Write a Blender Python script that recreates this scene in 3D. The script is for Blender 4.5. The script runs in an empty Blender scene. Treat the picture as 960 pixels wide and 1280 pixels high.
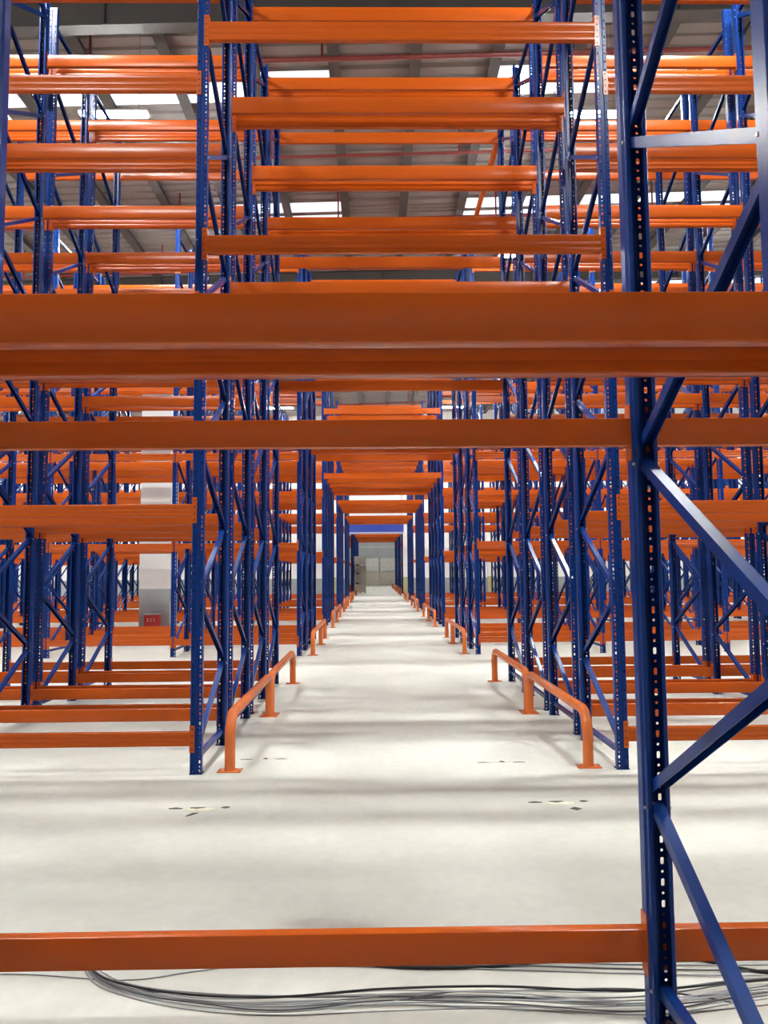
import bpy, bmesh, math, random
from mathutils import Matrix, Vector
random.seed(7)
sc = bpy.context.scene
COL = sc.collection
PI = math.pi

# ------------------------------------------------------------------ camera
CAM_M = ((0.9998749, 0.0071852, 0.0140923), (-0.0135006, -0.0766419, 0.9969673), (-0.0082434, 0.9970328, 0.0765353))  # rows: world axes in camera axes
cd = bpy.data.cameras.new('camera')
cam = bpy.data.objects.new('camera', cd)
COL.objects.link(cam)
cd.sensor_fit = 'VERTICAL'
cd.sensor_height = 36.0
cd.lens = 27.0
cd.clip_start = 0.05
cd.clip_end = 300
m = Matrix.Identity(4)
for r in range(3):
    m[r][0] = CAM_M[r][0]
    m[r][1] = CAM_M[r][1]
    m[r][2] = -CAM_M[r][2]
m.translation = (0, 0, 1.6)
cam.matrix_world = m
sc.camera = cam

# ------------------------------------------------------------------ world, view
w = bpy.data.worlds.new('overcast')
sc.world = w
w.use_nodes = True
w.node_tree.nodes['Background'].inputs[0].default_value = (0.75, 0.86, 1.0, 1)
w.node_tree.nodes['Background'].inputs[1].default_value = 1.0
sc.view_settings.view_transform = 'Standard'
sc.view_settings.look = 'None'
sc.view_settings.gamma = 1.0
sc.view_settings.use_curve_mapping = False
sc.view_settings.exposure = 0.0
LAMP_E = 740.0        # emission of the lamp diffusers
SKY_E = 1.0           # daylight coming through the roof lights
sc.cycles.max_bounces = 8
sc.cycles.diffuse_bounces = 5
sc.cycles.glossy_bounces = 4
sc.cycles.use_denoising = True
sc.cycles.sample_clamp_indirect = 6.0

# ------------------------------------------------------------------ materials
def mat(name, col, rough=0.5, metal=0.0, noise=0.0, nscale=8.0, bump=0.0, coat=0.0, emit=0.0, stretch=(1, 1, 1), spec=0.5):
    M = bpy.data.materials.new(name)
    M.use_nodes = True
    nt = M.node_tree
    b = nt.nodes['Principled BSDF']
    b.inputs['Base Color'].default_value = (*col, 1)
    b.inputs['Roughness'].default_value = rough
    b.inputs['Metallic'].default_value = metal
    b.inputs['Specular IOR Level'].default_value = spec
    if coat:
        b.inputs['Coat Weight'].default_value = coat
        b.inputs['Coat Roughness'].default_value = 0.12
    if emit:
        b.inputs['Emission Color'].default_value = (*col, 1)
        b.inputs['Emission Strength'].default_value = emit
    if noise or bump:
        tc = nt.nodes.new('ShaderNodeTexCoord')
        mp = nt.nodes.new('ShaderNodeMapping')
        mp.inputs['Scale'].default_value = stretch
        nz = nt.nodes.new('ShaderNodeTexNoise')
        nz.inputs['Scale'].default_value = nscale
        nz.inputs['Detail'].default_value = 5
        nt.links.new(tc.outputs['Object'], mp.inputs['Vector'])
        nt.links.new(mp.outputs['Vector'], nz.inputs['Vector'])
        if noise:
            cr = nt.nodes.new('ShaderNodeValToRGB')
            cr.color_ramp.elements[0].position = 0.3
            cr.color_ramp.elements[1].position = 0.7
            cr.color_ramp.elements[0].color = (*[c * (1 - noise) for c in col], 1)
            cr.color_ramp.elements[1].color = (*[min(1, c * (1 + noise)) for c in col], 1)
            nt.links.new(nz.outputs['Fac'], cr.inputs['Fac'])
            nt.links.new(cr.outputs['Color'], b.inputs['Base Color'])
        if bump:
            bp = nt.nodes.new('ShaderNodeBump')
            bp.inputs['Strength'].default_value = bump
            bp.inputs['Distance'].default_value = 0.002
            nt.links.new(nz.outputs['Fac'], bp.inputs['Height'])
            nt.links.new(bp.outputs['Normal'], b.inputs['Normal'])
    return M

ORANGE = mat('orange_paint', (0.46, 0.078, 0.006), 0.24, spec=0.28, noise=0.05, nscale=3, stretch=(0.3, 4, 4))
GUARD = mat('guard_orange_paint', (0.66, 0.155, 0.035), 0.24, spec=0.4, noise=0.06, nscale=6)
BLUE = mat('blue_paint', (0.0025, 0.027, 0.160), 0.27, spec=0.19, noise=0.08, nscale=5)
STEEL = mat('zinc_bolt', (0.55, 0.55, 0.56), 0.35, metal=0.9, noise=0.05)
DARK = mat('dark_slot', (0.02, 0.012, 0.01), 0.7, noise=0.1)
WHITE = mat('white_wall_paint', (0.74, 0.73, 0.71), 0.8, noise=0.03, nscale=1.5)
GREY = mat('grey_dado_paint', (0.30, 0.31, 0.32), 0.6, noise=0.05, nscale=2)
OLIVE = mat('olive_dado_paint', (0.42, 0.40, 0.20), 0.6, noise=0.05, nscale=2)
ROOF = mat('roof_sheet', (0.25, 0.222, 0.205), 0.5, noise=0.06, nscale=1.2)
PURLIN = mat('roof_steel', (0.060, 0.053, 0.049), 0.6, noise=0.08, nscale=2)
PIPE = mat('red_pipe_paint', (0.20, 0.022, 0.018), 0.4, noise=0.08, nscale=4)
LAMPBODY = mat('lamp_housing', (0.6, 0.6, 0.6), 0.4, noise=0.02)
DIFFUSER = mat('lamp_diffuser', (0.95, 1.0, 0.97), 0.5, emit=LAMP_E)
SKYPANE = mat('roof_light_sheet', (0.86, 0.95, 1.0), 0.4, emit=SKY_E)
CARTON = mat('brown_carton', (0.40, 0.355, 0.30), 0.8, noise=0.12, nscale=3)
WRAP = mat('grey_wrapped_goods', (0.46, 0.44, 0.41), 0.55, noise=0.12, nscale=3)
BACKGREY = mat('grey_back_wall', (0.36, 0.36, 0.37), 0.7, noise=0.06, nscale=1)
RED = mat('red_cabinet_paint', (0.42, 0.02, 0.02), 0.4, noise=0.05)
PALE = mat('pale_print', (0.75, 0.55, 0.5), 0.6, noise=0.02)
CREAM = mat('cream_tape', (0.78, 0.74, 0.58), 0.7, noise=0.08, nscale=30)
SMUDGE = mat('dark_glue', (0.07, 0.06, 0.045), 0.8, noise=0.3, nscale=40)
CABBLACK = mat('black_cable', (0.012, 0.012, 0.014), 0.4, noise=0.1)
CABGREY = mat('grey_cable', (0.36, 0.37, 0.39), 0.4, noise=0.1)
CABDARK = mat('dark_grey_cable', (0.09, 0.09, 0.10), 0.4, noise=0.1)
SHUTTER = mat('blue_shutter_box', (0.02, 0.05, 0.30), 0.4, noise=0.04)
SILL = mat('lavender_lip', (0.42, 0.40, 0.55), 0.5, noise=0.03)

def floor_material():
    M = bpy.data.materials.new('polished_concrete')
    M.use_nodes = True
    nt = M.node_tree
    b = nt.nodes['Principled BSDF']
    tc = nt.nodes.new('ShaderNodeTexCoord')
    n1 = nt.nodes.new('ShaderNodeTexNoise'); n1.inputs['Scale'].default_value = 0.7; n1.inputs['Detail'].default_value = 8; n1.inputs['Roughness'].default_value = 0.65
    n2 = nt.nodes.new('ShaderNodeTexNoise'); n2.inputs['Scale'].default_value = 14; n2.inputs['Detail'].default_value = 6
    nt.links.new(tc.outputs['Object'], n1.inputs['Vector'])
    nt.links.new(tc.outputs['Object'], n2.inputs['Vector'])
    mx = nt.nodes.new('ShaderNodeMath'); mx.operation = 'MULTIPLY_ADD'
    nt.links.new(n2.outputs['Fac'], mx.inputs[0]); mx.inputs[1].default_value = 0.3
    nt.links.new(n1.outputs['Fac'], mx.inputs[2])
    cr = nt.nodes.new('ShaderNodeValToRGB')
    e = cr.color_ramp.elements
    e[0].position = 0.42; e[0].color = (0.49, 0.475, 0.425, 1)
    e[1].position = 0.85; e[1].color = (0.65, 0.635, 0.575, 1)
    nt.links.new(mx.outputs[0], cr.inputs['Fac'])
    nt.links.new(cr.outputs['Color'], b.inputs['Base Color'])
    rr = nt.nodes.new('ShaderNodeMapRange')
    rr.inputs['To Min'].default_value = 0.38; rr.inputs['To Max'].default_value = 0.62
    nt.links.new(n1.outputs['Fac'], rr.inputs['Value'])
    nt.links.new(rr.outputs['Result'], b.inputs['Roughness'])
    b.inputs['Specular IOR Level'].default_value = 0.4
    return M
FLOOR = floor_material()

# ------------------------------------------------------------------ helpers
def mesh_from(name, verts, faces, mats, fmat=None, smooth=False):
    me = bpy.data.meshes.new(name)
    me.from_pydata(verts, [], faces)
    for x in (mats if isinstance(mats, (list, tuple)) else [mats]):
        me.materials.append(x)
    if fmat:
        me.polygons.foreach_set('material_index', fmat)
    if smooth:
        me.polygons.foreach_set('use_smooth', [True] * len(faces))
    me.update()
    return me

class MB:
    """collects shapes into one mesh"""
    def __init__(self):
        self.v, self.f, self.m = [], [], []
    def add(self, vs, fs, mi=0):
        o = len(self.v)
        self.v += [tuple(p) for p in vs]
        self.f += [tuple(i + o for i in f) for f in fs]
        self.m += [mi] * len(fs)
    def box(self, x0, x1, y0, y1, z0, z1, mi=0, mx=None):
        vs = [(x0, y0, z0), (x1, y0, z0), (x1, y1, z0), (x0, y1, z0), (x0, y0, z1), (x1, y0, z1), (x1, y1, z1), (x0, y1, z1)]
        if mx is not None:
            vs = [tuple(mx @ Vector(p)) for p in vs]
        self.add(vs, [(3, 2, 1, 0), (4, 5, 6, 7), (0, 1, 5, 4), (1, 2, 6, 5), (2, 3, 7, 6), (3, 0, 4, 7)], mi)
    def extrude_x(self, prof, x0, x1, mi=0, caps=True):      # profile in (y, z), counter-clockwise seen from +x
        n = len(prof)
        vs = [(x0, y, z) for y, z in prof] + [(x1, y, z) for y, z in prof]
        fs = [(i, (i + 1) % n, n + (i + 1) % n, n + i) for i in range(n)]
        fs = [tuple(reversed(f)) for f in fs]
        if caps:
            fs.append(tuple(range(n)))
            fs.append(tuple(reversed(range(n, 2 * n))))
        self.add(vs, [tuple(reversed(f)) for f in fs], mi)
    def tube(self, pts, r, seg=8, mi=0, caps=True):
        P = [Vector(p) for p in pts]
        rings = []
        up = Vector((0, 0, 1))
        prev = None
        for i, p in enumerate(P):
            t = (P[min(i + 1, len(P) - 1)] - P[max(i - 1, 0)]).normalized()
            if prev is None:
                a = t.cross(up)
                if a.length < 1e-3:
                    a = t.cross(Vector((1, 0, 0)))
                a.normalize()
            else:
                a = (prev - t * prev.dot(t)).normalized()
            prev = a
            b = t.cross(a)
            rings.append([p + r * (math.cos(2 * PI * k / seg) * a + math.sin(2 * PI * k / seg) * b) for k in range(seg)])
        vs = [q for ring in rings for q in ring]
        fs = []
        for i in range(len(P) - 1):
            for k in range(seg):
                k2 = (k + 1) % seg
                fs.append((i * seg + k, i * seg + k2, (i + 1) * seg + k2, (i + 1) * seg + k))
        if caps:
            fs.append(tuple(reversed(range(seg))))
            o = (len(P) - 1) * seg
            fs.append(tuple(o + k for k in range(seg)))
        self.add(vs, fs, mi)
    def mesh(self, name, mats, smooth=False):
        return mesh_from(name, self.v, self.f, mats, self.m, smooth)

def ob(name, me, parent=None, loc=(0, 0, 0), rz=0.0):
    o = bpy.data.objects.new(name, me)
    COL.objects.link(o)
    o.location = loc
    if rz:
        o.rotation_euler = (0, 0, rz)
    if parent:
        o.parent = parent
    return o

def thing(o, label, cat, group=None, kind=None):
    o['label'] = label
    o['category'] = cat
    if group:
        o['group'] = group
    if kind:
        o['kind'] = kind
    return o

def struct(o):
    o['kind'] = 'structure'
    return o

def sharp(me, ang=35):
    """smooth shading that keeps creases sharper than the angle"""
    me.polygons.foreach_set('use_smooth', [True] * len(me.polygons))
    me.set_sharp_from_angle(angle=math.radians(ang))
    return me

ORD = ['zeroth', 'first', 'second', 'third', 'fourth', 'fifth', 'sixth', 'seventh', 'eighth', 'ninth', 'tenth', 'eleventh', 'twelfth',
       'thirteenth', 'fourteenth', 'fifteenth', 'sixteenth', 'seventeenth', 'eighteenth', 'nineteenth', 'twentieth']

# ------------------------------------------------------------------ layout of the hall (metres)
DEPTH = 1.10               # outer depth of an upright frame
PITCH = 1.30               # frame front to next frame front inside a block
POST_W, POST_D = 0.095, 0.080
FRAME_H = 8.43
XL, XR = -1.426, 1.988     # post centres on the two sides of the passage
BAY = 2.40
ROOF_Z, ROOF_SLOPE = 11.55, 0.028
HALL_X0, HALL_X1 = -27.0, 27.0
FAR_Y = 48.2
BACK_Y = -15.0
END_Y = 86.0
def roof_z(x):
    return ROOF_Z + ROOF_SLOPE * x

# ------------------------------------------------------------------ setting
mb = MB(); mb.box(HALL_X0, HALL_X1, BACK_Y, END_Y, -0.2, 0)
struct(ob('floor', mb.mesh('floor', FLOOR)))

ceiling = struct(ob('ceiling', None))
SKY_BANDS = [(2.3, 3.3), (8.4, 9.4), (14.55, 15.5), (20.0, 20.55), (20.75, 21.2), (26.2, 27.2), (32.3, 33.3), (38.4, 39.4)]
SKY_X = [(-17.85, -0.75), (2.5, 18.0)]
def rib_sheet(x0, x1, y0, y1):
    mb = MB()
    y = y0
    ys = []
    while y < y1 - 0.05:
        e = min(y + 0.34, y1)
        ys += [(y, 0), (max(y, e - 0.12), 0), (max(y, e - 0.095), 0.04), (max(y, e - 0.025), 0.04)]
        y = e
    ys.append((y1, 0))
    vs, fs = [], []
    for (yy, dz) in ys:
        vs += [(x0, yy, roof_z(x0) + dz), (x1, yy, roof_z(x1) + dz)]
    n = len(ys)
    for (yy, dz) in ys:
        vs += [(x0, yy, roof_z(x0) + dz + 0.05), (x1, yy, roof_z(x1) + dz + 0.05)]
    for i in range(n - 1):
        fs.append((2 * i, 2 * i + 2, 2 * i + 3, 2 * i + 1))
        j = 2 * n
        fs.append((j + 2 * i, j + 2 * i + 1, j + 2 * i + 3, j + 2 * i + 2))
    mb.add(vs, fs)
    return mb.mesh('roof_sheet', ROOF)
edges = [BACK_Y]
for a, b in SKY_BANDS:
    edges += [a, b]
edges.append(END_Y)
for i in range(len(edges) - 1):
    y0, y1 = edges[i], edges[i + 1]
    band = i % 2 == 1
    xs = [(HALL_X0, HALL_X1)] if not band else [(HALL_X0, SKY_X[0][0]), (SKY_X[0][1], SKY_X[1][0]), (SKY_X[1][1], HALL_X1)]
    for x0, x1 in xs:
        ob('roof_sheet', rib_sheet(x0, x1, y0, y1), ceiling)
    if band:
        for x0, x1 in SKY_X:
            n = 11
            for k in range(n):
                a, b = x0 + (x1 - x0) * k / n, x0 + (x1 - x0) * (k + 1) / n - 0.03
                mb = MB()
                mb.add([(a, y0, roof_z(a)), (b, y0, roof_z(b)), (b, y1, roof_z(b)), (a, y1, roof_z(a)),
                        (a, y0, roof_z(a) + .01), (b, y0, roof_z(b) + .01), (b, y1, roof_z(b) + .01), (a, y1, roof_z(a) + .01)],
                       [(3, 2, 1, 0), (4, 5, 6, 7), (0, 1, 5, 4), (1, 2, 6, 5), (2, 3, 7, 6), (3, 0, 4, 7)])
                ob('skylight_pane', mb.mesh('skylight_pane', SKYPANE), ceiling)
# purlins along y under the sheet
pm = MB()
pm.box(-0.035, 0.035, BACK_Y, END_Y, -0.012, 0)
pm.box(-0.006, 0.006, BACK_Y, END_Y, -0.20, -0.012)
pm.box(-0.11, 0.11, BACK_Y, END_Y, -0.22, -0.20)
pmesh = pm.mesh('purlin', PURLIN)
for k in range(-16, 17):
    x = 0.87 + 1.56 * k
    if HALL_X0 < x < HALL_X1:
        ob('purlin', pmesh, ceiling, (x, 0, roof_z(x) - 0.001))
# main rafters along x
for y in (-0.2, 12.2, 24.3, 36.3, 60.0, 72.0):
    mb = MB()
    def sheared(x0, x1, y0, y1, a, b):
        vs = []
        for dz in (a, b):
            vs += [(x0, y0, roof_z(x0) + dz), (x1, y0, roof_z(x1) + dz), (x1, y1, roof_z(x1) + dz), (x0, y1, roof_z(x0) + dz)]
        mb.add(vs, [(3, 2, 1, 0), (4, 5, 6, 7), (0, 1, 5, 4), (1, 2, 6, 5), (2, 3, 7, 6), (3, 0, 4, 7)])
    sheared(HALL_X0, HALL_X1, y - 0.12, y + 0.12, -0.80, -0.78)
    sheared(HALL_X0, HALL_X1, y - 0.12, y + 0.12, -0.245, -0.225)
    sheared(HALL_X0, HALL_X1, y - 0.006, y + 0.006, -0.78, -0.245)
    x = HALL_X0 + 1
    while x < HALL_X1:
        mb.box(x, x + 0.012, y - 0.11, y + 0.11, roof_z(x) - 0.78, roof_z(x) - 0.245)
        x += 2.4
    ob('rafter', mb.mesh('rafter', PURLIN), ceiling)

DADO = 1.16
def wall(name, x0, x1, y0, y1, z1, base=GREY):
    r = struct(ob(name, None))
    mb = MB(); mb.box(x0, x1, y0, y1, DADO, z1)
    ob('plaster', mb.mesh('plaster', WHITE), r)
    mb = MB(); mb.box(x0, x1, y0, y1, 0, DADO)
    ob('dado', mb.mesh('dado', base), r)
    return r
wall('wall_left', HALL_X0 - 0.25, HALL_X0, BACK_Y, END_Y, 12.6)
wall('wall_right', HALL_X1, HALL_X1 + 0.25, BACK_Y, END_Y, 12.6)
wall('wall_back', HALL_X0, HALL_X1, BACK_Y - 0.25, BACK_Y, 12.6)
wf = struct(ob('wall_front', None))
DOOR_X0, DOOR_X1, DOOR_Z = -1.52, 1.86, 3.92
for (x0, x1, z0, z1, mt, nm) in ((HALL_X0, DOOR_X0, 0, DADO, GREY, 'dado'), (DOOR_X1, HALL_X1, 0, DADO, GREY, 'dado'),
                                 (HALL_X0, DOOR_X0, DADO, 12.6, WHITE, 'plaster'), (DOOR_X1, HALL_X1, DADO, 12.6, WHITE, 'plaster'),
                                 (DOOR_X0, DOOR_X1, DOOR_Z, 12.6, WHITE, 'plaster')):
    mb = MB(); mb.box(x0, x1, FAR_Y, FAR_Y + 0.25, z0, z1)
    ob(nm, mb.mesh(nm, mt), wf)
# wall piers on the front wall, olive at the foot
for x in (2.13, 7.4, 12.7, -2.35, -7.6, -12.9):
    r = struct(ob('pillar', None, None, (x, FAR_Y, 0)))
    mb = MB(); mb.box(-0.27, 0.27, -0.30, -0.002, DADO + 0.06, 11.3)
    ob('shaft', mb.mesh('shaft', WHITE), r)
    mb = MB(); mb.box(-0.27, 0.27, -0.30, -0.002, 0, DADO + 0.06)
    ob('painted_foot', mb.mesh('painted_foot', OLIVE), r)
# roller shutter box over the opening
r = ob('roller_shutter', None, None, (0.17, FAR_Y, DOOR_Z))
thing(r, 'long blue roller shutter box over the opening at the end of the passage', 'shutter')
mb = MB(); mb.box(-1.72, 1.72, -0.45, -0.002, 0.10, 0.66)
ob('housing', mb.mesh('housing', SHUTTER), r)
mb = MB(); mb.box(-1.72, 1.72, -0.45, -0.002, 0.0, 0.10)
ob('bottom_lip', mb.mesh('bottom_lip', SILL), r)
# end wall of the second hall
r = struct(ob('wall_end', None))
mb = MB(); mb.box(HALL_X0, HALL_X1, END_Y, END_Y + 0.25, 0, 12.6)
ob('cladding', mb.mesh('cladding', BACKGREY), r)
for z in (2.6, 4.2, 5.8):
    mb = MB(); mb.box(-8, 8, END_Y - 0.06, END_Y - 0.002, z, z + 0.18)
    ob('rail', mb.mesh('rail', WRAP), r)
# free-standing column in the second aisle
r = struct(ob('pillar', None, None, (-5.52, 19.5, 0)))
mb = MB(); mb.box(-0.38, 0.38, 0, 0.75, 1.20, 8.5)
ob('shaft', mb.mesh('shaft', WHITE), r)
mb = MB(); mb.box(-0.38, 0.38, 0, 0.75, 0, 1.20)
ob('painted_foot', mb.mesh('painted_foot', GREY), r)
r = ob('fire_cabinet', None, None, (-5.53, 19.498, 0))
thing(r, 'small red fire equipment box standing at the foot of the white column', 'box')
mb = MB(); mb.box(-0.175, 0.175, -0.22, 0, 0, 0.56)
ob('case', mb.mesh('case', RED), r)
mb = MB(); mb.box(-0.19, 0.19, -0.235, 0, 0.56, 0.59)
ob('lid', mb.mesh('lid', GREY), r)
mb = MB()
for k in range(3):
    x = -0.11 + 0.08 * k
    mb.box(x, x + 0.055, -0.224, -0.2205, 0.40, 0.415)
    mb.box(x, x + 0.055, -0.224, -0.2205, 0.455, 0.47)
    mb.box(x + 0.02, x + 0.034, -0.224, -0.2205, 0.395, 0.475)
mb.box(-0.10, 0.10, -0.224, -0.2205, 0.12, 0.15)
ob('lettering', mb.mesh('lettering', PALE), r)

# ------------------------------------------------------------------ rack parts
def cell(mb, x0, x1, z0, z1, hw, hh, cut, y0, y1):
    """a rectangle of sheet steel with an eight-sided hole, front at y0, back at y1"""
    cx, cz = (x0 + x1) / 2, (z0 + z1) / 2
    hole = [(cx - hw + cut, cz - hh), (cx + hw - cut, cz - hh), (cx + hw, cz - hh + cut), (cx + hw, cz + hh - cut),
            (cx + hw - cut, cz + hh), (cx - hw + cut, cz + hh), (cx - hw, cz + hh - cut), (cx - hw, cz - hh + cut)]
    outer = [(x0, z0), (x1, z0), (x1, z1), (x0, z1)]
    vs = [(x, y0, z) for x, z in outer + hole] + [(x, y1, z) for x, z in outer + hole]
    fr = [(0, 1, 5, 4), (1, 6, 5), (1, 2, 7, 6), (2, 8, 7), (2, 3, 9, 8), (3, 10, 9), (3, 0, 11, 10), (0, 4, 11)]
    fs = list(fr) + [tuple(i + 12 for i in reversed(f)) for f in fr]
    for k in range(8):
        a, b = 4 + k, 4 + (k + 1) % 8
        fs.append((a, b, b + 12, a + 12))
    mb.add(vs, fs)

def post_mesh():
    mb = MB()
    hw, d, t = POST_W / 2, POST_D, 0.003
    xi = 0.0185                      # inner edge of the perforated strips
    def sheet(pts, z0, z1):          # folded sheet, points in (x, y)
        n = len(pts)
        vs = []
        for z in (z0, z1):
            vs += [(x, y, z) for x, y in pts]
        mb.add(vs, [(i, i + 1, n + i + 1, n + i) for i in range(n - 1)])
    H = FRAME_H
    # perforated strips of the front web
    step = 0.0375
    n = int(H / step)
    for s in (-1, 1):
        a, b = sorted((s * xi, s * (hw - 0.004)))
        for k in range(n):
            z0, z1 = k * step, (k + 1) * step
            if k % 2 == 0:
                cell(mb, a, b, z0, z1, 0.0062, 0.0125, 0.003, 0.0, t)
            else:
                cell(mb, a, b, z0, z1, 0.0050, 0.0052, 0.0035, 0.0, t)
    mb.add([(a * 1.0, 0, n * step) for a in (-hw, hw)] + [(a, 0, H) for a in (-hw, hw)], [(0, 1, 3, 2)])
    # recessed middle of the web, flanges, returns: outside skin then inside skin
    sheet([(-xi, 0), (-0.013, 0.008), (0.013, 0.008), (xi, 0)], 0, H)
    sheet([(xi, t), (0.013, 0.008 + t), (-0.013, 0.008 + t), (-xi, t)], 0, H)
    for s in (-1, 1):
        out = [(s * (hw - 0.004), 0), (s * hw, 0.004), (s * hw, d * 0.62), (s * (hw - 0.007), d * 0.74), (s * (hw - 0.007), d - 0.003), (s * (hw - 0.010), d), (s * (hw - 0.022), d)]
        inn = [(s * (hw - 0.022), d - t), (s * (hw - 0.012), d - t), (s * (hw - 0.010), d - 0.005), (s * (hw - 0.010), d * 0.74), (s * (hw - t), d * 0.62), (s * (hw - t), t), (s * (hw - 0.004), t)]
        ring = out + inn
        sheet(ring if s < 0 else ring, 0, H)
        # top rim
        m_ = len(out)
        mb.add([(x, y, H) for x, y in ring], [(i, i + 1, 2 * m_ - 2 - i, 2 * m_ - 1 - i) for i in range(m_ - 1)])
    me = mb.mesh('post', BLUE)
    return me
POST = post_mesh()

def plain_post(mb, x, y0, y1, H, open_back):
    """far posts: the same folded section without perforation"""
    hw = POST_W / 2
    a = y0 if not open_back else y1
    s = 1 if not open_back else -1
    pts = [(-hw + 0.022, 1), (-hw + 0.007, 1), (-hw, 0.62), (-hw, 0), (-0.018, 0), (-0.013, 0.1), (0.013, 0.1), (0.018, 0), (hw, 0), (hw, 0.62), (hw - 0.007, 1), (hw - 0.022, 1)]
    pts = [(x + px, a + s * POST_D * py) for px, py in pts]
    n = len(pts)
    vs = [(px, py, 0) for px, py in pts] + [(px, py, H) for px, py in pts]
    mb.add(vs, [(i, i + 1, n + i + 1, n + i) for i in range(n - 1)])

HALF = 0.615
Z0B = 0.175
def channel(mb, p, q, wx=0.040, wd=0.038, t=0.003, mi=0, bolts=True):
    """C-section strut from p to q lying in the plane of the frame"""
    p, q = Vector(p), Vector(q)
    d = (q - p).normalized()
    X = Vector((1, 0, 0))
    nrm = X.cross(d)
    if nrm.z < 0:
        nrm = -nrm
    prof = [(-wx / 2, -wd / 2), (-wx / 2, wd / 2), (wx / 2, wd / 2), (wx / 2, -wd / 2), (wx / 2 - t, -wd / 2), (wx / 2 - t, wd / 2 - t), (-wx / 2 + t, wd / 2 - t), (-wx / 2 + t, -wd / 2)]
    n = len(prof)
    vs = [p + X * a + nrm * b for a, b in prof] + [q + X * a + nrm * b for a, b in prof]
    fs = [(i, (i + 1) % n, n + (i + 1) % n, n + i) for i in range(n)]
    fs += [(0, 1, 6, 7), (1, 2, 5, 6), (2, 3, 4, 5)]
    fs += [tuple(n + i for i in reversed(f)) for f in fs[-3:]]
    mb.add(vs, fs, mi)
    if bolts:
        for c in (p + d * 0.012, q - d * 0.012):
            for s in (-1, 1):
                x0 = s * (POST_W / 2 - 0.007)
                ring = [(x0 + e * s, c.y + 0.006 * math.cos(k * PI / 3), c.z + 0.006 * math.sin(k * PI / 3)) for e in (0, 0.007) for k in range(6)]
                mb.add(ring, [(k, (k + 1) % 6, 6 + (k + 1) % 6, 6 + k) for k in range(6)] + [(6, 7, 8, 9, 10, 11)], 1)
YA, YB = 0.052, DEPTH - 0.052
def brace_mesh(z0, z1, ya=YA, yb=YB):
    mb = MB()
    e = 0.03 if z1 > z0 else -0.03 if z1 < z0 else 0
    channel(mb, (0, ya, z0 + e), (0, yb, z1 - e), bolts=z1 >= z0)
    return mb.mesh('brace', [BLUE, STEEL])
BR_UP = brace_mesh(0, HALF)          # front low, rear high
BR_DN = brace_mesh(HALF, 0)          # front high, rear low
BR_H = brace_mesh(0, 0)
mb = MB()
mb.box(-0.052, 0.052, -0.006, 0.088, 0.0, 0.005)
for sx in (-1, 1):
    mb.box(sx * 0.030 - 0.007, sx * 0.030 + 0.007, 0.04, 0.054, 0.005, 0.018, 1)
FOOT = mb.mesh('foot_plate', [BLUE, STEEL])

def frame_detailed(x, y, label, group):
    r = ob('rack_frame', None, None, (x, y, 0))
    thing(r, label, 'rack frame', group)
    ob('post', POST, r, (0, 0, 0.005))
    ob('post', POST, r, (0, DEPTH, 0.005), PI)
    ob('foot_plate', FOOT, r)
    ob('foot_plate', FOOT, r, (0, DEPTH, 0), PI)
    ob('brace', BR_H, r, (0, 0, Z0B - 0.045))
    k, z = 0, Z0B
    while z + HALF < FRAME_H - 0.1:
        ob('brace', BR_UP if k % 2 == 0 else BR_DN, r, (0, 0, z))
        z += HALF
        k += 1
    ob('brace', BR_H, r, (0, 0, z + 0.05))
    return r

mb = MB()
plain_post(mb, 0, 0, 0, FRAME_H, False)
plain_post(mb, 0, DEPTH, DEPTH, FRAME_H, True)
channel(mb, (0, YA, Z0B - .045), (0, YB, Z0B - .045), bolts=False)
k, z = 0, Z0B
while z + HALF < FRAME_H - 0.1:
    a, b = (z, z + HALF) if k % 2 == 0 else (z + HALF, z)
    channel(mb, (0, YA, a), (0, YB, b), bolts=False)
    z += HALF
    k += 1
FARFRAME = mb.mesh('rack_frame', BLUE)
def frame_far(x, y, label, group):
    r = ob('rack_frame', FARFRAME, None, (x, y, 0))
    thing(r, label, 'rack frame', group)

def beam_profile(h, gw, gd):
    """box beam section (y, z): front face at y=0, two shallow pressed grooves, rounded edges"""
    d, r = 0.05, 0.006
    def arc(cy, cz, a0, a1, n=3):
        return [(cy + r * math.cos(a0 + (a1 - a0) * i / n), cz + r * math.sin(a0 + (a1 - a0) * i / n)) for i in range(n + 1)]
    p = []
    p += arc(r, r, -PI / 2, -PI, 3)                    # bottom front
    for c in (0.30, 0.62):
        zc = h * c
        p += [(0, zc - gw), (gd, zc - gw / 4), (gd, zc + gw / 4), (0, zc + gw)]
    p += arc(r, h - r, PI, PI / 2, 3)
    p += arc(d - r, h - r, PI / 2, 0, 2)
    p += arc(d - r, r, 0, -PI / 2, 2)
    return p
def beam_mesh(L, h, near):
    mb = MB()
    mb.extrude_x(beam_profile(h, *((0.003, 0.0011) if near else (0.006, 0.0034))), -L / 2, L / 2)
    me = mb.mesh('rack_beam', ORANGE)
    return sharp(me, 40)
def connector_mesh(hc, nslots):
    """hooked end plate; beam end at x=0, leg on the post face towards +x"""
    mb = MB()
    mb.box(-0.004, 0, -0.004, 0.052, 0, hc)
    mb.box(-0.002, 0.036, -0.0048, -0.0008, 0, hc)
    for k in range(nslots):
        z = hc * (k + 0.5) / nslots
        mb.box(0.012, 0.024, -0.0053, -0.004, z - 0.007, z + 0.007, 1)
    me = mb.mesh('connector', [ORANGE, DARK])
    return me
def mirror_mesh(me):
    c = me.copy()
    for v in c.vertices:
        v.co.x = -v.co.x
    c.flip_normals()
    return c
CONN = {}
for key, hc, ns in (('short', 0.21, 4), ('tall', 0.275, 5)):
    a = connector_mesh(hc, ns)
    CONN[key] = (a, mirror_mesh(a), hc)
BEAMS = {}
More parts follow.
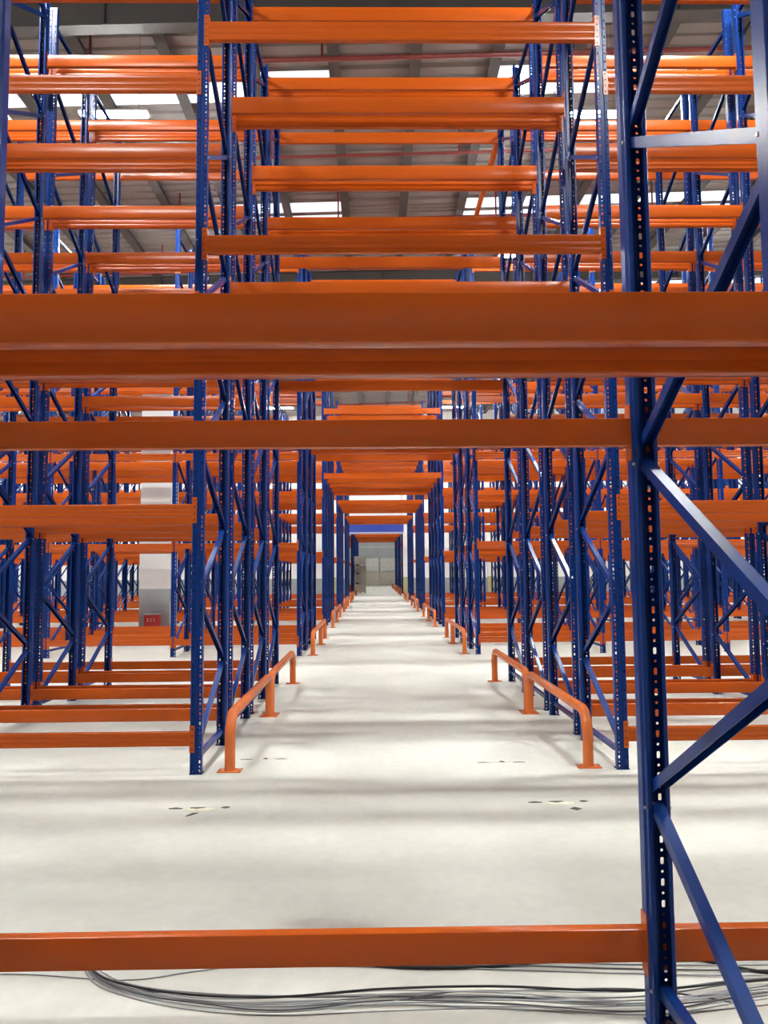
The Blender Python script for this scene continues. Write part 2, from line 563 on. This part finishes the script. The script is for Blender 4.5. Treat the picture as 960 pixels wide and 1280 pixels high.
def beam(xa, xb, yface, back, ztop, h, label, group, tall=False, near=False):
    """beam between post centres xa and xb, its outer face at yface (back=True: facing the far side)"""
    L = (xb - xa) - POST_W + 0.002
    key = (round(L, 3), h, near)
    if key not in BEAMS:
        BEAMS[key] = beam_mesh(L, h, near)
    r = ob('rack_beam', BEAMS[key], None, ((xa + xb) / 2, yface, ztop - h), PI if back else 0)
    thing(r, label, 'beam', group)
    ca, cb, hc = CONN['tall' if tall else 'short']
    ob('connector', ca, r, (L / 2, 0, h / 2 - hc / 2))
    ob('connector', cb, r, (-L / 2, 0, h / 2 - hc / 2))
    return r
FAR = MB()
def beam_far(xa, xb, yface, back, ztop, h):
    L2 = (xb - xa - POST_W) / 2
    c = (xa + xb) / 2
    s = -1 if back else 1
    d, e = 0.05, 0.006
    prof = [(e, 0), (0, e), (0, h * .34), (0.002, h * .36), (0, h * .38), (0, h - e), (e, h), (d, h), (d, 0)]
    prof = [(yface + s * y, ztop - h + z) for y, z in prof]
    FAR.extrude_x(prof if not back else list(reversed(prof)), c - L2, c + L2)
    for sx in (-1, 1):
        x = c + sx * L2
        y0, y1 = sorted((yface - s * 0.004, yface + s * 0.05))
        FAR.box(x - 0.004 if sx < 0 else x - 0.0, x + 0.03 * sx if sx > 0 else x + 0.004, y0, y1, ztop - h / 2 - 0.1, ztop - h / 2 + 0.1) if sx > 0 else \
            FAR.box(x - 0.03, x + 0.0, y0, y1, ztop - h / 2 - 0.1, ztop - h / 2 + 0.1)

SIDE = [(0.332, 0.113), (2.158, 0.103), (3.90, 0.135), (5.83, 0.145), (7.66, 0.14)]
TUN = [(4.42, 0.155), (6.31, 0.165), (8.26, 0.17)]
LEVELS = ['floor', 'second', 'third', 'fourth', 'top']
TLEV = ['lower', 'middle', 'upper']

def rack_row(xs_left, xs_right, y, rowname, detail_frames, detail_beams, group, levels=range(5), tun=True, beam_ok=None):
    """xs_left: post lines left of the passage going outward; xs_right likewise"""
    for side, xs in (('left', xs_left), ('right', xs_right)):
        for i, x in enumerate(xs):
            where = f'edge post {side} of passage' if i == 0 else f'{ORD[i + 1]} line {side} of passage'
            lab = f'blue perforated rack frame, {where}, {rowname}'
            (frame_detailed if detail_frames else frame_far)(x, y, lab, 'blue upright frames of the pallet racks')
        for i in range(len(xs) - 1):
            a, b = sorted((xs[i], xs[i + 1]))
            for back in (False, True):
                yf = y + DEPTH if back else y
                for l in levels:
                    zt, h = SIDE[l]
                    if detail_beams:
                        beam(a, b, yf, back, zt, h, f"orange beam at {LEVELS[l]} level, {ORD[i + 1]} bay {side}, {'rear' if back else 'front'} of {rowname}", group)
                    else:
                        beam_far(a, b, yf, back, zt, h)
    if tun:
        for back in (False, True):
            yf = y + DEPTH if back else y
            for l, (zt, h) in enumerate(TUN):
                if detail_beams:
                    beam(xs_left[0], xs_right[0], yf, back, zt, h, f"wide orange beam over passage, {TLEV[l]} level, {'rear' if back else 'front'} of {rowname}", 'wide beams bridging the passage', True)
                else:
                    beam_far(xs_left[0], xs_right[0], yf, back, zt, h)

# ------------------------------------------------------------------ the two near rows the photograph looks through
NX = [-3.83, -1.44, 1.003, 3.40]
for y, rn in ((0.45, 'closest rack row'), (1.75, 'near row by cross aisle')):
    for i, x in enumerate(NX):
        where = ['far left', 'left', 'right', 'far right'][i]
        frame_detailed(x, y, f'large blue perforated rack frame at the {where}, {rn}', 'blue upright frames of the pallet racks')
    for i in range(3):
        for back in (False, True):
            for l in range(5):
                zt, h = SIDE[l]
                zt += 0.2 if l > 1 else 0
                beam(NX[i], NX[i + 1], y + DEPTH if back else y, back, zt, h,
                     f"orange beam at {LEVELS[l]} level, {['left', 'middle', 'right'][i]} bay, {'rear' if back else 'front'} of {rn}", 'beams of the near rows', False, True)

# ------------------------------------------------------------------ blocks beyond the cross aisle
def lines(x0, n, s):
    return [x0 + s * BAY * k for k in range(n)]
row = 0
B1L = [XL, XL - BAY, XL - BAY - 1.45]
B1R = [XR, XR + BAY, XR + 2 * BAY]
for k in range(4):
    row += 1
    rack_row(B1L, B1R, 6.26 + PITCH * k, f'{ORD[row]} row past cross aisle', True, True, 'beams of the first rack block')
for k in range(3):
    row += 1
    rack_row(lines(XL, 4, -1), lines(XR, 4, 1), 14.8 + PITCH * k, f'{ORD[row]} row past cross aisle', True, k == 0, 'beams of the second rack block')
for y0, n, nl in ((22.0, 4, 6), (30.5, 4, 7), (39.1, 4, 8)):
    for k in range(n):
        row += 1
        rack_row(lines(XL, nl, -1), lines(XR, nl, 1), y0 + PITCH * k, f'{ORD[row]} row past cross aisle', False, False, '')
hall2 = 0
for y0 in (50.0, 58.5, 67.0):
    for k in range(4):
        hall2 += 1
        rack_row(lines(XL, 2, -1), lines(XR + .05, 2, 1), y0 + PITCH * k, f'{ORD[hall2]} row beyond shutter', False, False, '')
o = ob('rack_beams', FAR.mesh('rack_beams', ORANGE))
thing(o, 'orange beams of all the distant racks further down the hall', 'beams', None, 'stuff')

# orange tie running over the second aisle on the right
mb = MB(); mb.box(-0.03, 0.03, 11.26, 14.8, -0.06, 0.06)
r = ob('aisle_tie', mb.mesh('aisle_tie', ORANGE), None, (XR - 0.02, 0, 8.22))
thing(r, 'orange tie bar bridging the aisle high up between two rack blocks', 'tie bar')

# ------------------------------------------------------------------ guard rails along the passage
def guard(x, y0, y1, label):
    r = ob('guard_rail', None, None, (x, y0, 0))
    thing(r, label, 'guard rail', 'orange tubular guard rails along the passage')
    L = y1 - y0
    R, H, rad = 0.16, 0.44, 0.043
    pts = [(0, 0, 0.006), (0, 0, 0.12), (0, 0, H - R)]
    for i in range(1, 8):
        a = PI / 2 * i / 8
        pts.append((0, R - R * math.cos(a), H - R + R * math.sin(a)))
    pts.append((0, R, H))
    for f in (0.25, 0.5, 0.75):
        pts.append((0, R + (L - 2 * R) * f, H))
    pts.append((0, L - R, H))
    for i in range(1, 8):
        a = PI / 2 * i / 8
        pts.append((0, L - R + R * math.sin(a), H - R + R * math.cos(a)))
    pts += [(0, L, H - R), (0, L, 0.12), (0, L, 0.006)]
    mb = MB(); mb.tube(pts, rad, 16)
    ob('tube', sharp(mb.mesh('tube', GUARD), 50), r)
    for yy in (0, L):
        mb = MB(); mb.box(-0.095, 0.095, -0.062, 0.062, 0, 0.008)
        for sx in (-1, 1):
            mb.box(sx * 0.08 - 0.009, sx * 0.08 + 0.009, -0.009, 0.009, 0.008, 0.02, 1)
        ob('base_plate', mb.mesh('base_plate', [GUARD, STEEL]), r, (0, yy, 0))
GL, GR = -1.172, 1.735
NUMB = ['first', 'second', 'third', 'fourth', 'fifth']
for bi, (y0, ym, y1) in enumerate(((6.36, 8.70, 11.2), (14.88, 17.0, 18.5), (22.05, 24.45, 26.9), (30.55, 32.95, 35.4), (39.15, 41.5, 44.0))):
    for x, side in ((GL, 'left'), (GR, 'right')):
        guard(x, y0, ym, f'orange guard rail on the {side} of the passage, nearer half, {NUMB[bi]} rack block')
        guard(x, ym + 0.13, y1, f'orange guard rail on the {side} of the passage, farther half, {NUMB[bi]} rack block')
for i, (a, b) in enumerate(((50.1, 52.5), (52.7, 55.0), (58.6, 61.0), (61.2, 63.5), (67.1, 69.5), (69.7, 72.0))):
    guard(GR + .02, a, b, f'tiny orange guard rail beyond the shutter, {ORD[i + 1]} along the right')
guard(GL, 50.1, 52.5, 'tiny orange guard rail beyond the shutter, before the goods on the left')

# ------------------------------------------------------------------ goods beyond the shutter
def goods(x, y, wd, dp, heights, who):
    z = 0
    for i, h in enumerate(heights):
        mb = MB()
        mb.box(-wd / 2, wd / 2, 0, dp, 0.12, h - 0.02)
        me = mb.mesh('wrapped_load', WRAP if i % 2 else CARTON)
        r = ob('wrapped_load', me, None, (x + random.uniform(-.03, .03), y, z))
        thing(r, f'grey brown wrapped pallet load, {ORD[i + 1]} from the floor, {who}', 'pallet load', 'pallet loads beyond the shutter')
        mb = MB()
        for sx in (-wd / 2, -0.06, wd / 2 - 0.12):
            mb.box(sx, sx + 0.12, 0, dp, 0, 0.09)
        mb.box(-wd / 2, wd / 2, 0, dp, 0.09, 0.12)
        ob('pallet', mb.mesh('pallet', CARTON), r)
        z += h
goods(-0.98, 56.2, 0.84, 1.0, (0.66, 0.72, 0.62, 0.7), 'tall stack left beyond the shutter')
for i, x in enumerate((-1.25, 0.05, 1.3)):
    goods(x, 80.5, 1.15, 1.1, (1.35,), f'{["left", "middle", "right"][i]} of the end wall')
goods(-0.55, 82.5, 2.2, 1.1, (1.5, 1.5), 'pale stack against end wall')
goods(1.85, 82.5, 2.1, 1.1, (1.5, 1.5), 'right pale stack against end wall')

# ------------------------------------------------------------------ lamps
def lamp(x, y, z, label):
    r = ob('ceiling_lamp', None, None, (x, y, z))
    thing(r, label, 'lamp', 'linear lamps hanging under the roof')
    mb = MB()
    mb.add([(-.62, -.10, .03), (.62, -.10, .03), (.62, .10, .03), (-.62, .10, .03), (-.60, -.05, .09), (.60, -.05, .09), (.60, .05, .09), (-.60, .05, .09)],
           [(3, 2, 1, 0), (4, 5, 6, 7), (0, 1, 5, 4), (1, 2, 6, 5), (2, 3, 7, 6), (3, 0, 4, 7)])
    ob('housing', mb.mesh('housing', LAMPBODY), r)
    mb = MB(); mb.box(-.60, .60, -.085, .085, 0, .029)
    ob('diffuser', mb.mesh('diffuser', DIFFUSER), r)
    for sx in (-.45, .45):
        mb = MB(); mb.tube([(sx, 0, .088), (sx, 0, roof_z(x + sx) - z)], 0.004, 5)
        ob('suspension_wire', mb.mesh('suspension_wire', PURLIN), r)
LX = [-22.0, -13.3, -4.65, 4.0, 12.7, 21.4]
LY = [0.8, 7.1, 13.4, 19.7, 26.0, 32.3, 38.6, 44.9]
for j, y in enumerate(LY):
    for i, x in enumerate(LX):
        if abs(x) > 15 and j < 2:
            continue
        lamp(x, y, 9.88, f'glowing linear lamp, {ORD[j + 1]} row down the hall, {ORD[i + 1]} counted across from the left wall')
for j, y in enumerate((53.0, 56.8, 65.0, 75.0, 79.0)):  # unseen lamps added to brighten the second hall
    lamp(0.2, y, 9.95, f'added linear lamp lighting the hall beyond the shutter, {ORD[j + 1]} along')

# ------------------------------------------------------------------ sprinkler pipes
for j, y in enumerate((6.8, 9.9, 13.0, 16.2, 19.3, 22.4, 25.6, 28.7, 31.9, 35.0, 38.2, 41.3)):
    r = ob('sprinkler_pipe', None, None, (0, y, roof_z(0) - 0.85))
    thing(r, f'long dark red sprinkler pipe under the roof, {ORD[j + 1]} pipe down the hall', 'pipe', 'red sprinkler pipes under the roof')
    mb = MB(); mb.tube([(x, 0, ROOF_SLOPE * x) for x in (-20, 0, 20)], 0.045 if j % 2 == 0 else 0.035, 8)
    ob('pipe', sharp(mb.mesh('pipe', PIPE)), r)
    for k in range(-4, 5):
        x = 4.1 * k - 0.85 - (1.3 if j % 2 else 0)
        mb = MB(); mb.tube([(x, 0, ROOF_SLOPE * x), (x, 0, ROOF_SLOPE * x + 0.848)], 0.022, 6)
        ob('hanger', mb.mesh('hanger', PIPE), r)

# ------------------------------------------------------------------ tape remnants on the floor of the cross aisle
def flat_strip(mb, pts, wd, mi):
    """thin torn strip along a path on the floor"""
    n = len(pts)
    vs = []
    for i, (x, y) in enumerate(pts):
        ww = wd * (0.25 if i in (0, n - 1) else random.uniform(0.7, 1.1)) / 2
        vs += [(x, y - ww, 0.0005), (x, y + ww, 0.0005), (x, y - ww, 0.002), (x, y + ww, 0.002)]
    fs = []
    for i in range(n - 1):
        a, b = 4 * i, 4 * i + 4
        fs += [(a + 2, b + 2, b + 3, a + 3), (a, b, b + 2, a + 2), (a + 3, b + 3, b + 1, a + 1)]
    mb.add(vs, fs, mi)
for (x, y, dx, lab) in ((-1.19, 5.38, 0.02, 'torn cream tape remnant with dark glue on the floor, left side of cross aisle'),
                        (1.27, 5.42, 0.10, 'torn cream tape remnant with dark diamond spot on the floor, right side of cross aisle')):
    r = ob('tape_remnant', None, None, (x, y, 0))
    thing(r, lab, 'tape')
    mb = MB(); flat_strip(mb, [(-.10, -.02), (-.05, -.03), (0, -.028), (.05, -.03), (.10, -.02)], 0.07, 0)
    ob('tape', mb.mesh('tape', CREAM), r)
    mb = MB()
    flat_strip(mb, [(-.215, 0), (-.17, .005), (-.12, -.003)], 0.05, 0)
    flat_strip(mb, [(-.07, .012), (-.02, .002), (.03, .016)], 0.05, 0)
    flat_strip(mb, [(.14, .01), (.17, .014), (.20, .014)], 0.05, 0)
    if dx > 0.05:
        mb.add([(dx - .07, -.15, .001), (dx - .025, -.19, .001), (dx + .02, -.15, .001), (dx - .025, -.11, .001), (dx - .025, -.15, .004)], [(0, 1, 4), (1, 2, 4), (2, 3, 4), (3, 0, 4)])
    else:
        flat_strip(mb, [(-.06, -.17), (-.03, -.13), (.01, -.10)], 0.05, 0)
    ob('glue_smudge', mb.mesh('glue_smudge', SMUDGE), r)
for (x, y) in ((-0.95, 6.75), (1.05, 6.55)):
    r = ob('tape_remnant', None, None, (x, y, 0))
    thing(r, f"small worn tape scrap on the passage floor by the {'left' if x < 0 else 'right'} guard rail", 'tape')
    mb = MB(); flat_strip(mb, [(-.08, 0), (-.03, .02), (.03, 0), (.08, .015)], 0.05, 0)
    ob('tape', mb.mesh('tape', CREAM), r)
    mb = MB(); flat_strip(mb, [(-.20, -.02), (-.15, -.01), (-.10, -.02)], 0.02, 0); flat_strip(mb, [(.10, -.02), (.15, -.01), (.2, -.02)], 0.02, 0)
    mb.add([(-.02, .0, .003), (.02, -.03, .003), (.04, .0, .003), (.01, .03, .003)], [(0, 1, 2, 3)])
    ob('glue_smudge', mb.mesh('glue_smudge', SMUDGE), r)

# ------------------------------------------------------------------ cables lying on the floor under the near beam
def smooth_path(pts, n=10):
    P = [pts[0]] + list(pts) + [pts[-1]]
    out = []
    for i in range(1, len(P) - 2):
        p0, p1, p2, p3 = [Vector(P[i + j]) for j in (-1, 0, 1, 2)]
        for k in range(n):
            t = k / n
            out.append(0.5 * ((2 * p1) + (-p0 + p2) * t + (2 * p0 - 5 * p1 + 4 * p2 - p3) * t * t + (-p0 + 3 * p1 - 3 * p2 + p3) * t ** 3))
    out.append(Vector(P[-2]))
    return out
def cable(pts, r, m_, label, group, name='floor_cable'):
    mb = MB(); mb.tube(smooth_path([(x, y, r + z) for x, y, z in pts]), r, 6)
    o = ob(name, sharp(mb.mesh(name, m_), 60))
    thing(o, label, 'cable', group)
base = [(-1.28, 3.45), (-1.12, 3.20), (-0.93, 3.08), (-0.66, 3.00), (-0.35, 2.965), (0.03, 2.985), (0.45, 2.975), (0.95, 2.93), (1.40, 3.0), (1.9, 3.08)]
for k in range(12):
    off = (k - 5.5) * 0.0105
    jit = [random.uniform(-.012, .012) for _ in base]
    pts = [(x, y + off * (0.35 + 0.65 * min(1, max(0, (x + 1.0) / 0.6))) + j + (0.02 * math.sin(3 * x + k) if x > 0 else 0), 0.007 * (k % 3)) for (x, y), j in zip(base, jit)]
    cable(pts, 0.0024, (CABGREY, CABGREY, CABDARK, CABGREY)[k % 4], 'thin grey cable in the loose bundle on the floor', 'bundle of thin cables')
cable([(x, y + 0.055 * min(1, max(0, (x + 1.1) / 0.9)) + 0.02 * math.sin(2.3 * x) * min(1, max(0, (x + 1.1) / 0.9)), 0.016) for x, y in base], 0.0045, CABBLACK, 'thick black cable along the top of the loose bundle', None)
cable([(-2.1, 3.16, 0), (-1.5, 3.23, 0), (-1.0, 3.17, 0), (-0.72, 3.23, 0), (-0.3, 3.32, 0), (0.2, 3.30, 0)], 0.0025, CABGREY, 'single grey cable curving left of the bundle', None)
cable([(-0.75, 3.30, 0), (-0.2, 3.27, 0), (0.2, 3.22, 0), (0.6, 3.24, 0), (0.9, 3.36, 0), (1.25, 3.28, 0), (1.6, 3.13, 0), (2.1, 3.16, 0)], 0.0065, CABBLACK, 'black cable running right under the near floor level beam', None)
for k in range(5):
    cable([(-0.3, 3.26 + .02 * k, 0.004 * k), (0.2, 3.23 + .015 * k, 0), (0.55, 3.20 + .025 * k, 0.004 * k), (1.0, 3.16 + .035 * k, 0), (1.5, 3.12 + .04 * k, 0.004), (2.1, 3.13 + .04 * k, 0)],
          0.0032, (CABGREY, CABDARK)[k % 2], 'thin grey cable lying beside the black one behind the beam', 'thin cables behind the near beam')
cable([(0.12, 2.97, 0.02), (0.3, 3.03, 0.01), (0.55, 3.05, 0), (0.95, 3.05, 0), (1.2, 2.99, 0), (1.36, 2.92, 0)], 0.0028, CABDARK, 'stray thin cable arching away from the bundle', None)
